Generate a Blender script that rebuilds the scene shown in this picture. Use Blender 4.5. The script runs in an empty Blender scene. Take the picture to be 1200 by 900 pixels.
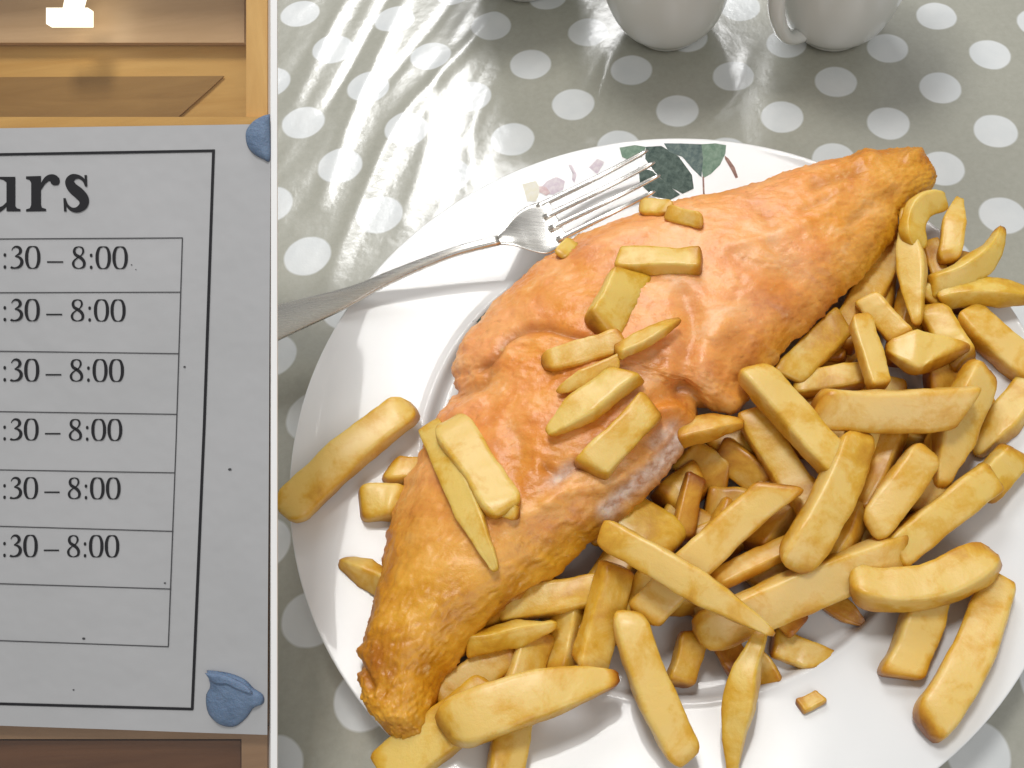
import bpy, bmesh, math, random
import numpy as np
from mathutils import Vector, noise
from mathutils.bvhtree import BVHTree

scene = bpy.context.scene
CM = 0.01                                     # everything below is laid out in centimetres

# ------------------------------------------------------------------ camera
F, CX, CY, ROLL, PITCH, CAMH = 1040.15, 762.0, 450.0, -0.0516, 1.07145, 30.02
cr, sr, sp, cp = math.cos(ROLL), math.sin(ROLL), math.sin(PITCH), math.cos(PITCH)
R0, FW, U0 = Vector((1, 0, 0)), Vector((0, cp, -sp)), Vector((0, sp, cp))
RIGHT = cr * R0 + sr * U0
UP = cr * U0 - sr * R0
CAM = Vector((0, 0, CAMH))
cam_d = bpy.data.cameras.new('camera')
cam = bpy.data.objects.new('camera', cam_d)
scene.collection.objects.link(cam)
scene.camera = cam
from mathutils import Matrix
m = Matrix((RIGHT, UP, -FW)).transposed().to_4x4()
m.translation = CAM * CM
cam.matrix_world = m
cam_d.sensor_width = 36
cam_d.lens = F / 1200 * 36
cam_d.shift_x = -(CX - 600) / 1200
cam_d.clip_start = 0.01
cam_d.clip_end = 50

# ------------------------------------------------------------------ light
world = bpy.data.worlds.new('World')
scene.world = world
world.use_nodes = True
wb = world.node_tree.nodes['Background']
wb.inputs[0].default_value = (1.0, 0.985, 0.96, 1)
wb.inputs[1].default_value = 0.30

def area_light(name, loc, target, sx, sy, power, col):
    d = bpy.data.lights.new(name, 'AREA')
    d.shape = 'RECTANGLE'; d.size = sx * CM; d.size_y = sy * CM
    d.energy = power; d.color = col
    o = bpy.data.objects.new(name, d)
    scene.collection.objects.link(o)
    o.location = Vector(loc) * CM
    o.rotation_euler = (Vector(target) - Vector(loc)).to_track_quat('-Z', 'Y').to_euler()
    return o
area_light('window_light', (-14, 116, 90), (-2, 27, 0), 56, 38, 5.6, (1.0, 1.0, 1.0))
area_light('ceiling_light', (-4, 54, 112), (0, 22, 0), 24, 24, 6.4, (1.0, 0.985, 0.96))
area_light('front_fill_light', (38, -55, 95), (-8, 12, 3), 60, 60, 3.4, (1.0, 0.985, 0.965))  # fill lamp added behind the camera to brighten paper, strip and food

scene.view_settings.view_transform = 'Standard'
scene.view_settings.look = 'None'
scene.view_settings.exposure = 0.0
scene.view_settings.gamma = 1.0

# ------------------------------------------------------------------ picture <-> place
def ray(u, v):
    return FW + RIGHT * ((u - CX) / F) - UP * ((v - CY) / F)
def W(u, v, z=0.0):                           # where the line of sight through (u, v) meets height z
    r = ray(u, v)
    return CAM + r * ((CAMH - z) / -r.z)
def proj_np(P):
    P = P - np.array(CAM)
    z = P @ np.array(FW)
    return np.stack([CX + F * (P @ np.array(RIGHT)) / z, CY - F * (P @ np.array(UP)) / z], 1)
def pxcm(u, v, z=0.0):                        # picture pixels per centimetre there
    return F / ((CAMH - z) / -ray(u, v).z)

# ------------------------------------------------------------------ materials
def mat(name, col=(.8, .8, .8), rough=.5, **kw):
    m_ = bpy.data.materials.new(name); m_.use_nodes = True
    b = m_.node_tree.nodes['Principled BSDF']
    b.inputs['Base Color'].default_value = (*col, 1)
    b.inputs['Roughness'].default_value = rough
    for k, v_ in kw.items():
        b.inputs[k.replace('_', ' ')].default_value = v_
    return m_
class NT:
    def __init__(s, m_): s.t = m_.node_tree; s.b = s.t.nodes['Principled BSDF']
    def n(s, typ, **kw):
        x = s.t.nodes.new(typ)
        for k, v_ in kw.items(): setattr(x, k, v_)
        return x
    def l(s, a, b): s.t.links.new(a, b)
    def noise(s, scale, detail=4, rough=.55, vec=None, dist=0):
        x = s.n('ShaderNodeTexNoise'); x.inputs['Scale'].default_value = scale
        x.inputs['Detail'].default_value = detail; x.inputs['Roughness'].default_value = rough
        x.inputs['Distortion'].default_value = dist
        if vec is None:
            tc = s.n('ShaderNodeTexCoord'); vec = tc.outputs['Object']
        s.l(vec, x.inputs['Vector']); return x.outputs['Fac']
    def ramp(s, fac, stops):
        x = s.n('ShaderNodeValToRGB'); e = x.color_ramp.elements
        while len(e) < len(stops): e.new(0.5)
        for i, (p_, c_) in enumerate(stops): e[i].position = p_; e[i].color = (*c_, 1)
        s.l(fac, x.inputs[0]); return x.outputs[0]
    def math(s, op, a, b=None, clamp=False):
        x = s.n('ShaderNodeMath', operation=op, use_clamp=clamp)
        for i, q in enumerate((a, b)):
            if q is None: continue
            if isinstance(q, (int, float)): x.inputs[i].default_value = q
            else: s.l(q, x.inputs[i])
        return x.outputs[0]
    def mix(s, fac, a, b):
        x = s.n('ShaderNodeMix', data_type='RGBA')
        for i, q in ((0, fac), (6, a), (7, b)):
            if isinstance(q, (int, float)): x.inputs[i].default_value = q
            elif isinstance(q, tuple): x.inputs[i].default_value = (*q, 1)
            else: s.l(q, x.inputs[i])
        return x.outputs[2]
    def attr(s, name):
        x = s.n('ShaderNodeAttribute'); x.attribute_name = name; return x.outputs['Fac']
    def bump(s, h, strength, dist):
        x = s.n('ShaderNodeBump'); x.inputs['Strength'].default_value = strength
        x.inputs['Distance'].default_value = dist; s.l(h, x.inputs['Height'])
        s.l(x.outputs[0], s.b.inputs['Normal']); return x

# vinyl tablecloth: olive grey with printed white spots, lattice in the UV map (one spot per unit square)
M_cloth = mat('spotted_vinyl', rough=.45, Coat_Weight=1.0, Coat_IOR=2.3, Coat_Roughness=.23)
t = NT(M_cloth)
uv = t.n('ShaderNodeUVMap'); uv.uv_map = 'UVMap'
sep = t.n('ShaderNodeSeparateXYZ'); t.l(uv.outputs[0], sep.inputs[0])
def cell(x):
    return t.math('SUBTRACT', x, t.math('ROUND', x))
dx, dy = cell(sep.outputs[0]), cell(sep.outputs[1])
dd = t.math('SQRT', t.math('ADD', t.math('MULTIPLY', dx, dx), t.math('MULTIPLY', dy, dy)))
dd = t.math('ADD', dd, t.math('MULTIPLY', t.math('SUBTRACT', t.noise(120, 2), .5), .02))
mr = t.n('ShaderNodeMapRange'); mr.inputs['From Min'].default_value = .272; mr.inputs['From Max'].default_value = .298
mr.inputs['To Min'].default_value = 1; mr.inputs['To Max'].default_value = 0
t.l(dd, mr.inputs['Value'])
olive = t.ramp(t.noise(350, 5, .7), [(.3, (.35, .348, .285)), (.7, (.40, .395, .33))])
white = t.ramp(t.noise(60, 3), [(.3, (.70, .73, .74)), (.7, (.78, .80, .80))])
t.l(t.mix(mr.outputs[0], olive, white), t.b.inputs['Base Color'])
t.bump(t.noise(140, 3, .6), .10, .002)
cb = t.n('ShaderNodeBump'); cb.inputs['Strength'].default_value = .10; cb.inputs['Distance'].default_value = .004
t.l(t.noise(55, 4, .6), cb.inputs['Height']); t.l(cb.outputs[0], t.b.inputs['Coat Normal'])

M_china = mat('glazed_china', (.80, .79, .76), .40, Coat_Weight=.22, Coat_Roughness=.05, Specular_IOR_Level=.15)
t = NT(M_china)
t.l(t.ramp(t.noise(25, 3), [(.3, (.71, .72, .725)), (.7, (.75, .76, .765))]), t.b.inputs['Base Color'])
M_china_edge = mat('unglazed_foot', (.45, .44, .42), .6)
M_cup = mat('cup_china', (.74, .75, .72), .2, Coat_Weight=.5)
tt_ = NT(M_china); rg = tt_.n('ShaderNodeMapRange'); rg.inputs['From Min'].default_value = .45; rg.inputs['From Max'].default_value = .7
rg.inputs['To Min'].default_value = .04; rg.inputs['To Max'].default_value = .30

M_steel = mat('brushed_steel', (.76, .74, .70), .24, Metallic=1.0)
t = NT(M_steel)
mp = t.n('ShaderNodeMapping'); tc = t.n('ShaderNodeTexCoord'); t.l(tc.outputs['Object'], mp.inputs[0])
mp.inputs['Rotation'].default_value = (0, 0, -.45); mp.inputs['Scale'].default_value = (60, 900, 60)
nz = t.noise(1, 3, .6, mp.outputs[0])
rr = t.n('ShaderNodeMapRange'); rr.inputs['To Min'].default_value = .18; rr.inputs['To Max'].default_value = .36
t.l(nz, rr.inputs['Value']); t.l(rr.outputs[0], t.b.inputs['Roughness'])

def leaf_mat(name, a, b):
    m_ = mat(name, a, .4, Specular_IOR_Level=.1); t_ = NT(m_)
    t_.l(t_.ramp(t_.noise(420, 4, .65), [(.35, a), (.65, b)]), t_.b.inputs['Base Color']); return m_
M_leaf = leaf_mat('print_dark_leaf', (.035, .065, .055), (.11, .16, .135))
M_leaf2 = leaf_mat('print_grey_leaf', (.075, .12, .12), (.17, .23, .21))
M_leaf3 = leaf_mat('print_pale_leaf', (.14, .24, .17), (.25, .35, .27))
M_petal = leaf_mat('print_lilac', (.62, .52, .60), (.76, .70, .72))
M_petal2 = leaf_mat('print_pink', (.62, .42, .44), (.74, .62, .60))
M_petal3 = leaf_mat('print_cream', (.77, .74, .58), (.79, .77, .70))
M_stemp = leaf_mat('print_brown', (.25, .12, .10), (.40, .25, .20))

# batter
M_fish = mat('fried_batter', rough=.38, Subsurface_Weight=.22, Subsurface_Scale=.005, Specular_IOR_Level=.5, Coat_Weight=.15, Coat_Roughness=.35)
M_fish.node_tree.nodes['Principled BSDF'].inputs['Subsurface Radius'].default_value = (1, .45, .2)
t = NT(M_fish)
n1 = t.noise(55, 6, .62, dist=.6); n2 = t.noise(230, 5, .65); n3 = t.noise(24, 4, .55, dist=.4)
c1 = t.ramp(n1, [(.30, (.62, .18, .014)), (.43, (.80, .29, .032)), (.56, (.88, .41, .075)), (.68, (.94, .60, .30))])
c2 = t.ramp(n3, [(.38, (.76, .27, .035)), (.60, (.94, .46, .25))])
cc = t.mix(.45, c1, c2)
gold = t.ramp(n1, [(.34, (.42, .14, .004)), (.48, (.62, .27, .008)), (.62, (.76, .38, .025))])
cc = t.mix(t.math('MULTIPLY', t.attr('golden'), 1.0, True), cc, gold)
cc = t.mix(t.math('MULTIPLY', t.attr('brown'), 1.0, True), cc, (.30, .085, .012))
flesh = t.ramp(n2, [(.35, (.52, .27, .16)), (.62, (.78, .62, .52))])
cc = t.mix(t.attr('flesh'), cc, flesh)
spk = t.ramp(n2, [(.62, (0, 0, 0)), (.74, (1, 1, 1))])
cc = t.mix(t.math('MULTIPLY', spk, .45), cc, (.86, .62, .30))
spd = t.ramp(n2, [(.30, (1, 1, 1)), (.40, (0, 0, 0))])
cc = t.mix(t.math('MULTIPLY', spd, .35), cc, (.42, .13, .02))
t.l(cc, t.b.inputs['Base Color'])
n4 = t.noise(520, 3, .6)
hh = t.math('ADD', t.math('ADD', t.math('MULTIPLY', n2, .40), t.math('MULTIPLY', n1, .30)), t.math('MULTIPLY', n4, .22))
t.bump(hh, .5, .0018)
rm = t.n('ShaderNodeMapRange'); rm.inputs['To Min'].default_value = .25; rm.inputs['To Max'].default_value = .55
t.l(n1, rm.inputs['Value']); t.l(rm.outputs[0], t.b.inputs['Roughness'])

# chips: object colour r = how brown, also painting the shade on buried chips; g = how yellow
M_chip = mat('fried_potato', rough=.45, Subsurface_Weight=.35, Subsurface_Scale=.006, Coat_Weight=.25, Coat_Roughness=.25)
M_chip.node_tree.nodes['Principled BSDF'].inputs['Subsurface Radius'].default_value = (1, .6, .25)
t = NT(M_chip)
oi = t.n('ShaderNodeObjectInfo'); sc = t.n('ShaderNodeSeparateColor'); t.l(oi.outputs['Color'], sc.inputs[0])
tc = t.n('ShaderNodeTexCoord')
off = t.n('ShaderNodeVectorMath', operation='ADD'); t.l(tc.outputs['Object'], off.inputs[0]); t.l(oi.outputs['Random'], off.inputs[1])
n1 = t.noise(90, 5, .6, off.outputs[0], .5); n2 = t.noise(420, 4, .65, off.outputs[0]); n3 = t.noise(45, 3, .5, off.outputs[0])
fr = t.math('ADD', t.attr('fry_shade'), t.math('MULTIPLY', t.math('SUBTRACT', n1, .5), 1.3))
fr = t.math('ADD', fr, t.math('MULTIPLY', t.math('SUBTRACT', n2, .5), .30))
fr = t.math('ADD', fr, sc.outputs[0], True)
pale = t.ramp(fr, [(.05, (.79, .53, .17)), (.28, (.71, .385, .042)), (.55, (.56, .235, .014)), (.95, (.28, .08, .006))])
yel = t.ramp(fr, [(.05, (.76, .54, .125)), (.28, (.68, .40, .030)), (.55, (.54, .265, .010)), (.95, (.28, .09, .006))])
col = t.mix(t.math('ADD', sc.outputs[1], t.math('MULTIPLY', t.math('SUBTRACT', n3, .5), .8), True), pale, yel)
spk = t.ramp(n2, [(.70, (0, 0, 0)), (.78, (1, 1, 1))])
col = t.mix(t.math('MULTIPLY', spk, .25), col, (.45, .22, .05))
t.l(col, t.b.inputs['Base Color'])
t.bump(t.math('ADD', t.math('MULTIPLY', n2, .5), n1), .28, .0012)

def wood(name, a, b, rough=.45, rot=0.0):
    m_ = mat(name, a, rough); t_ = NT(m_)
    tc_ = t_.n('ShaderNodeTexCoord'); mp_ = t_.n('ShaderNodeMapping'); t_.l(tc_.outputs['Object'], mp_.inputs[0])
    mp_.inputs['Scale'].default_value = (12, 130, 130) if rot == 0 else (130, 12, 12)
    f_ = t_.noise(1, 6, .65, mp_.outputs[0], 1.2)
    t_.l(t_.ramp(f_, [(.3, a), (.7, b)]), t_.b.inputs['Base Color']); t_.bump(f_, .15, .0005); return m_
M_oak = wood('golden_wood', (.60, .32, .075), (.74, .44, .13))
M_oakp = wood('golden_wood_upright', (.62, .33, .085), (.76, .46, .15), rot=1)
M_tan = wood('hazy_tan_wood', (.58, .37, .19), (.70, .47, .26), .3)  # paler greyish tan paints the haze lying on the glass
M_shelf = wood('shadowed_wood', (.32, .17, .045), (.44, .25, .075))  # shelf wood with its shadow mixed into the brown
M_dark = wood('dark_brown_wood', (.10, .038, .013), (.17, .072, .028))
M_rail = wood('dull_brown_wood', (.28, .16, .08), (.38, .23, .125))
M_paper = mat('printed_paper', (.40, .40, .42), .7)  # grey base holds the shade that the white paper stands in
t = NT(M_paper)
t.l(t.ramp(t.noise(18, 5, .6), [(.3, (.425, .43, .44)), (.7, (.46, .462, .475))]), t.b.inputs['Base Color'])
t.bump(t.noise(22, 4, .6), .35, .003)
M_ink = mat('black_ink', (.012, .012, .015), .5)
M_grey_ink = mat('grey_ink', (.06, .06, .065), .5)
M_tack = mat('blue_tack', (.13, .23, .42), .55, Subsurface_Weight=.1, Subsurface_Scale=.002)
t = NT(M_tack)
t.l(t.ramp(t.noise(160, 4), [(.3, (.12, .185, .30)), (.7, (.17, .245, .37))]), t.b.inputs['Base Color']); t.bump(t.noise(260, 6, .7), .8, .0015)
M_trim = mat('white_plastic', (.93, .93, .93), .5)
M_lamp = bpy.data.materials.new('lamp_tube'); M_lamp.use_nodes = True
t = M_lamp.node_tree; t.nodes.remove(t.nodes['Principled BSDF'])
e = t.nodes.new('ShaderNodeEmission'); e.inputs[0].default_value = (1, .93, .72, 1); e.inputs[1].default_value = 2.0
t.links.new(e.outputs[0], t.nodes['Material Output'].inputs[0])
M_glass = bpy.data.materials.new('window_glass'); M_glass.use_nodes = True
t = M_glass.node_tree; t.nodes.remove(t.nodes['Principled BSDF'])
tr = t.nodes.new('ShaderNodeBsdfTransparent'); gl = t.nodes.new('ShaderNodeBsdfGlossy'); gl.inputs['Roughness'].default_value = .12
mx = t.nodes.new('ShaderNodeMixShader'); mx.inputs[0].default_value = .05
t.links.new(tr.outputs[0], mx.inputs[1]); t.links.new(gl.outputs[0], mx.inputs[2]); t.links.new(mx.outputs[0], t.nodes['Material Output'].inputs[0])

# ------------------------------------------------------------------ object helpers (input in cm, world axes)
def mk(name, verts, faces, m_, parent=None, label=None, cat=None, group=None, kind=None, smooth=True, attrs=None, uvs=None, base=False):
    V = np.array([tuple(v_) for v_ in verts], float)
    c = (V.min(0) + V.max(0)) / 2
    if base or parent is None: c[2] = V[:, 2].min()
    me = bpy.data.meshes.new(name)
    me.from_pydata(((V - c) * CM).tolist(), [], [list(map(int, f_)) for f_ in faces])
    if smooth: me.polygons.foreach_set('use_smooth', [True] * len(me.polygons))
    for k, a in (attrs or {}).items():
        at = me.attributes.new(k, 'FLOAT', 'POINT'); at.data.foreach_set('value', np.asarray(a, np.float32))
    if uvs is not None:
        ul = me.uv_layers.new(name='UVMap')
        li = np.zeros(len(me.loops), np.int32); me.loops.foreach_get('vertex_index', li)
        ul.data.foreach_set('uv', np.asarray(uvs)[li].astype(np.float32).ravel())
    me.materials.append(m_); me.update()
    bm = bmesh.new(); bm.from_mesh(me); bmesh.ops.recalc_face_normals(bm, faces=bm.faces); bm.to_mesh(me); bm.free()
    o = bpy.data.objects.new(name, me); scene.collection.objects.link(o)
    o['_w'] = tuple(c * CM)
    if parent is not None:
        o.parent = parent; o.location = Vector(c * CM) - Vector(parent['_w'])
    else: o.location = Vector(c * CM)
    tag(o, label, cat, group, kind)
    return o
def tag(o, label=None, cat=None, group=None, kind=None):
    if label: o['label'] = label
    if cat: o['category'] = cat
    if group: o['group'] = group
    if kind: o['kind'] = kind
def empty(name, loc, label, cat, group=None):
    o = bpy.data.objects.new(name, None); scene.collection.objects.link(o)
    o.empty_display_size = .01; o.location = Vector(loc) * CM; o['_w'] = tuple(Vector(loc) * CM)
    tag(o, label, cat, group); return o
def hexa(p8, bev=0.0):                        # 8 corners: front 4 (ccw), back 4
    f_ = [(0, 1, 2, 3), (7, 6, 5, 4), (0, 4, 5, 1), (1, 5, 6, 2), (2, 6, 7, 3), (3, 7, 4, 0)]
    return list(p8), f_
def bevel(o, w, seg=2):
    md = o.modifiers.new('bevel', 'BEVEL'); md.width = w * CM; md.segments = seg; md.limit_method = 'ANGLE'
    return o
def catmull(P, n):
    P = [np.array(p_, float) for p_ in P]
    if len(P) == 2: return np.array([P[0] + (P[1] - P[0]) * i / (n - 1) for i in range(n)])
    Q = [2 * P[0] - P[1]] + P + [2 * P[-1] - P[-2]]
    out = []
    for k in range(n):
        s = k / (n - 1) * (len(P) - 1); i = min(int(s), len(P) - 2); q = s - i
        a, b, c, d = Q[i:i + 4]
        out.append(.5 * (2 * b + (c - a) * q + (2 * a - 5 * b + 4 * c - d) * q * q + (3 * b - a - 3 * c + d) * q ** 3))
    return np.array(out)
def nz3(x, y, z, s=1.0): return noise.noise(Vector((x * s, y * s, z * s)))
def grid_faces(nu, nv, wrap=False):
    f_ = []
    for i in range(nu - 1):
        for j in range(nv if wrap else nv - 1):
            j2 = (j + 1) % nv
            f_.append((i * nv + j, i * nv + j2, (i + 1) * nv + j2, (i + 1) * nv + j))
    return f_

# ------------------------------------------------------------------ tablecloth
TH, OX, OY, UN = 0.945416, -1.463357, 9.954512, 3.45
RES = [(-4.96,34.29,-.028,-.011),(-6.98,37.09,-.028,-.012),(-7.86,32.36,.011,-.004),(-12.75,33.29,.059,-.01),(-15.52,31.19,.035,-.005),(-10.56,30.47,.024,-.048),(-5.64,29.44,-.052,-.029),(-13.5,28.46,.052,-.015),(-8.47,27.39,-.053,-.017),(-14.22,23.39,-.018,.013),(1.91,30.7,-.038,-.018),(5.48,37.54,-.035,-.018),(9.47,32.08,.005,-.027),(12.25,34.1,.008,-.023),(16.14,28.45,.02,.022),(14.98,36.17,.031,-.018),(15.32,23.7,.043,.018),(-12.11,7.9,-.016,.146),(-9.99,5.06,-.042,.129),(-12.25,3.56,-.012,-.084),(9.63,2.71,.075,-.082)]
RES = np.array(RES)
def axis(lo, hi, a, b, step, coarse):
    return np.concatenate([np.arange(lo, a, coarse), np.arange(a, b, step), np.arange(b, hi, coarse)])
xs = axis(-75, 75, -20, 22, .17, 3.0); ys = axis(-25, 110, -1, 42, .17, 3.0)
X, Y = np.meshgrid(xs, ys, indexing='ij'); X = X.ravel(); Y = Y.ravel()
def crease(px_pts, amp, width):
    pts = [W(u, v) for u, v in px_pts]; pts = catmull([(p_.x, p_.y) for p_ in pts], 24)
    d = np.full(len(X), 1e9); tt = np.zeros(len(X))
    for i in range(len(pts) - 1):
        a, b = pts[i], pts[i + 1]; ab = b - a; L2 = ab @ ab
        s = np.clip(((X - a[0]) * ab[0] + (Y - a[1]) * ab[1]) / L2, 0, 1)
        q = np.hypot(X - a[0] - s * ab[0], Y - a[1] - s * ab[1])
        k = q < d; d = np.where(k, q, d); tt = np.where(k, (i + s) / (len(pts) - 1), tt)
    return .75 * amp * np.exp(-(d / width) ** 2) * np.sin(np.clip(tt, 0, 1) * math.pi * .86 + .25) ** .5
Z = np.zeros(len(X))
for c_ in [([(640,-60),(560,40),(470,140),(425,230),(385,330)], .15, .45), ([(500,-60),(455,40),(415,130),(375,240)], .12, .40), ([(430,-50),(385,40),(345,120)], .10, .45),
           ([(585,-40),(520,70),(500,170),(470,260)], .07, .42), ([(600,60),(560,130),(550,210)], .06, .35), ([(560,-40),(490,50),(440,110)], -.07, .3),
           ([(470,-40),(420,60),(380,130)], -.10, .3), ([(715,60),(700,110),(690,160)], .10, .3), ([(880,60),(860,110),(810,160)], .08, .4), ([(1090,-20),(1120,60),(1200,130)], .06, .8),
           ([(1010,160),(1100,130),(1200,110)], .05, .5), ([(330,420),(345,520),(338,640)], -.10, .8)]:
    Z += crease(*c_)
ca, sa = math.cos(1.2), math.sin(1.2)
mk_ = 1 / (1 + np.exp((X + 0 + (30 - Y) * .1) / 1.6)) / (1 + np.exp(-(Y - 23) / 1.2))
for i in np.nonzero(mk_ > .02)[0]:
    x, y = X[i], Y[i]; al = x * .33 + y * .94; ac = x * .94 - y * .33
    Z[i] += mk_[i] * (.045 * noise.noise(Vector((ac * .75, al * .13, 3.1))) + .014 * noise.noise(Vector((ac * 1.6, al * .4, 9.1))) + .004 * noise.noise(Vector((ac * 3.2, al * 1.6, 1.1))))
Z += .03 * np.sin(X * .5 + 1) * np.sin(Y * .43)
Z -= .05
fl = np.clip((np.hypot(X - .81, Y - 13.66) - 9.2) / 1.5, 0, 1)      # pressed flat under the plate's foot
Z = np.where(fl < 1, np.minimum(Z, 0) * fl + Z * 0, Z) if False else Z * fl + (1 - fl) * -.05
gx, gy = X / UN - OX, Y / UN - OY
gi = gx * math.cos(TH) - gy * math.sin(TH); gj = gx * math.sin(TH) + gy * math.cos(TH)
wi = np.zeros(len(X)); wj = np.zeros(len(X)); ws = np.full(len(X), .06)
for x, y, a, b in RES:
    g = np.exp(-((X - x) ** 2 + (Y - y) ** 2) / (2 * 2.6 ** 2)); wi += g * a; wj += g * b; ws += g
gi += wi / ws; gj += wj / ws
mk('tablecloth', np.stack([X, Y, Z], 1), grid_faces(len(xs), len(ys)), M_cloth, label='olive grey vinyl tablecloth with white spots and shiny creases', cat='tablecloth', uvs=np.stack([gi, gj], 1))

# ------------------------------------------------------------------ plate
PC = (.81, 13.66); PR = 13.42
prof = [(0, .62), (6.5, .60), (7.8, .62), (8.7, .66), (8.92, .76), (9.06, 1.04), (9.2, 1.15), (9.5, 1.18), (10.5, 1.36), (11.8, 1.64), (12.8, 1.88), (13.25, 1.98), (13.38, 2.01),
        (13.42, 1.97), (13.40, 1.90), (13.2, 1.84), (12, 1.52), (10, 1.02), (9.0, .66), (8.4, .28), (8.35, .03), (7.95, .03), (7.9, .30), (4, .28), (0, .28)]
def plate_z(r):
    p_ = prof[:13]
    return float(np.interp(r, [a for a, b in p_], [b for a, b in p_]))
def on_plate(u, v, dz=0.0):
    z = 1.5
    for _ in range(8):
        q = W(u, v, z); z = plate_z(math.hypot(q.x - PC[0], q.y - PC[1])) + dz
    return W(u, v, z)
def lathe(name, prof_, c, m_, n=128, **kw):
    V = []; Fc = []; k = len(prof_)
    for i in range(n):
        a = 2 * math.pi * i / n
        for r, z in prof_: V.append((c[0] + max(r, 1e-4) * math.cos(a), c[1] + max(r, 1e-4) * math.sin(a), c[2] + z))
    for i in range(n):
        for j in range(k - 1):
            a, b = i * k + j, ((i + 1) % n) * k + j
            Fc.append((a, b, b + 1, a + 1))
    o = mk(name, V, Fc, m_, **kw)
    bm = bmesh.new(); bm.from_mesh(o.data); bmesh.ops.remove_doubles(bm, verts=bm.verts, dist=1e-5); bmesh.ops.recalc_face_normals(bm, faces=bm.faces); bm.to_mesh(o.data); bm.free()
    return o
plate = empty('dinner_plate', (PC[0], PC[1], 0), 'round white china dinner plate with leaf print on its far rim', 'plate')
sm = catmull([p_ for p_ in prof], 90)
sm[:, 1] = np.maximum(sm[:, 1], .03)
lathe('plate_body', [tuple(p_) for p_ in sm], (PC[0], PC[1], 0), M_china, n=160, parent=plate)
def plate_print(name, px, m_, dz=.012, label=None):
    # small flat print following the glaze: fan about the centroid, edges subdivided
    P = []
    for i in range(len(px)):
        a, b = px[i], px[(i + 1) % len(px)]
        for k in range(3): P.append((a[0] + (b[0] - a[0]) * k / 3, a[1] + (b[1] - a[1]) * k / 3))
    c = (sum(p_[0] for p_ in px) / len(px), sum(p_[1] for p_ in px) / len(px)); n = len(P)
    V = [on_plate(*c, dz)]; Fc = []
    for s in (.33, .66, 1.0):
        for p_ in P: V.append(on_plate(c[0] + (p_[0] - c[0]) * s, c[1] + (p_[1] - c[1]) * s, dz))
    for i in range(n):
        j = (i + 1) % n
        Fc.append((0, 1 + i, 1 + j))
        for r in (0, 1): Fc.append((1 + r * n + i, 1 + (r + 1) * n + i, 1 + (r + 1) * n + j, 1 + r * n + j))
    o = mk(name, V, Fc, m_, parent=plate, label=label); return o
plate_print('leaf_print', [(757,172),(775,171),(795,183),(811,205),(813,221),(800,227),(783,218),(768,202),(756,186)], M_leaf, label='dark leaf behind the fork tines')
plate_print('leaf_print', [(726,173),(744,170),(757,172),(752,184),(738,188),(729,184)], M_leaf3)
plate_print('leaf_print', [(748,196),(764,200),(782,216),(797,228),(786,234),(765,230),(750,215)], M_leaf, dz=.010)
plate_print('leaf_print', [(778,168),(798,168),(822,169),(824,186),(822,208),(812,198),(800,184),(784,178)], M_leaf2, dz=.016)
plate_print('leaf_print', [(821,169),(838,168),(851,170),(850,180),(844,193),(833,204),(824,209),(821,190)], M_leaf3, dz=.010, label='pale green leaf')
plate_print('stem_print', [(849,182),(854,186),(861,196),(865,208),(862,209),(857,199),(850,187)], M_stemp)
plate_print('stem_print', [(823,207),(825,207),(826,231),(824,231)], M_stemp, dz=.014)
plate_print('petal_print', [(634,220),(640,213),(652,207),(662,212),(660,222),(648,228),(637,227)], M_petal)
plate_print('petal_print', [(632,218),(640,219),(645,226),(640,229),(632,225)], M_petal2, dz=.02)
plate_print('petal_print', [(666,193),(670,193),(676,205),(673,214),(670,210),(671,203)], M_petal, dz=.014)
plate_print('petal_print', [(612,216),(628,212),(634,222),(628,236),(618,236)], M_petal3, dz=.008)
plate_print('petal_print', [(690,196),(700,186),(708,190),(700,204)], M_petal, dz=.014)
plate_print('leaf_print', [(553,377),(562,371),(575,360),(586,349),(600,345),(596,358),(580,372),(566,378)], M_leaf, dz=.012, label='near black leaf tip at the edge of the well')

# ------------------------------------------------------------------ cups at the back
cup_prof = [(0, .3), (1.1, .3), (1.2, .02), (1.6, .02), (1.8, .3), (2.4, .9), (2.8, 1.8), (3.1, 3.1), (3.35, 4.8), (3.7, 6.8), (4.15, 10.3), (4.1, 10.4), (4.02, 10.3), (3.55, 6.8), (3.2, 4.8), (2.95, 3.2), (2.6, 2.0), (1.7, 1.2), (1.0, .8), (0, .7)]
def cup(u, v, label, handle=None):
    b = W(u, v, 0); root = empty('tea_cup', (b.x, b.y, 0), label, 'cup', 'cups behind the plate')
    lathe('cup_body', [tuple(p_) for p_ in catmull(cup_prof, 60)], (b.x, b.y, 0), M_cup, n=72, parent=root)
    if handle is not None:
        d = np.array((math.cos(handle), math.sin(handle), 0)); s = np.array((-d[1], d[0], 0)); zz = np.array((0, 0, 1))
        path = catmull([(3.4, 5.8), (4.0, 6.0), (4.6, 5.2), (4.6, 3.8), (4.0, 2.3), (3.3, 1.5), (2.4, 1.1)], 26)
        V = []; nn = 14
        for i, (r, z) in enumerate(path):
            t_ = path[min(i + 1, 25)] - path[max(i - 1, 0)]; t_ /= np.linalg.norm(t_); nv = np.array((-t_[1], t_[0]))
            for k in range(nn):
                a = 2 * math.pi * k / nn; e1, e2 = .30 * math.cos(a), .42 * math.sin(a)
                V.append(np.array((b.x, b.y, 0)) + d * (r + nv[0] * e1) + zz * (z + nv[1] * e1) + s * e2)
        mk('handle', V, grid_faces(26, nn, True) + [tuple(range(nn)), tuple(range(25 * nn, 26 * nn))], M_cup, parent=root)
cup(618, -22, 'white cup farthest left, only its base edge showing at the top', math.radians(110))
cup(782, 34, 'white cup in the middle of three, no handle in view', math.radians(80))
cup(974, 34, 'white cup on the right with its handle turned to the left', math.radians(222))

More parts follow.
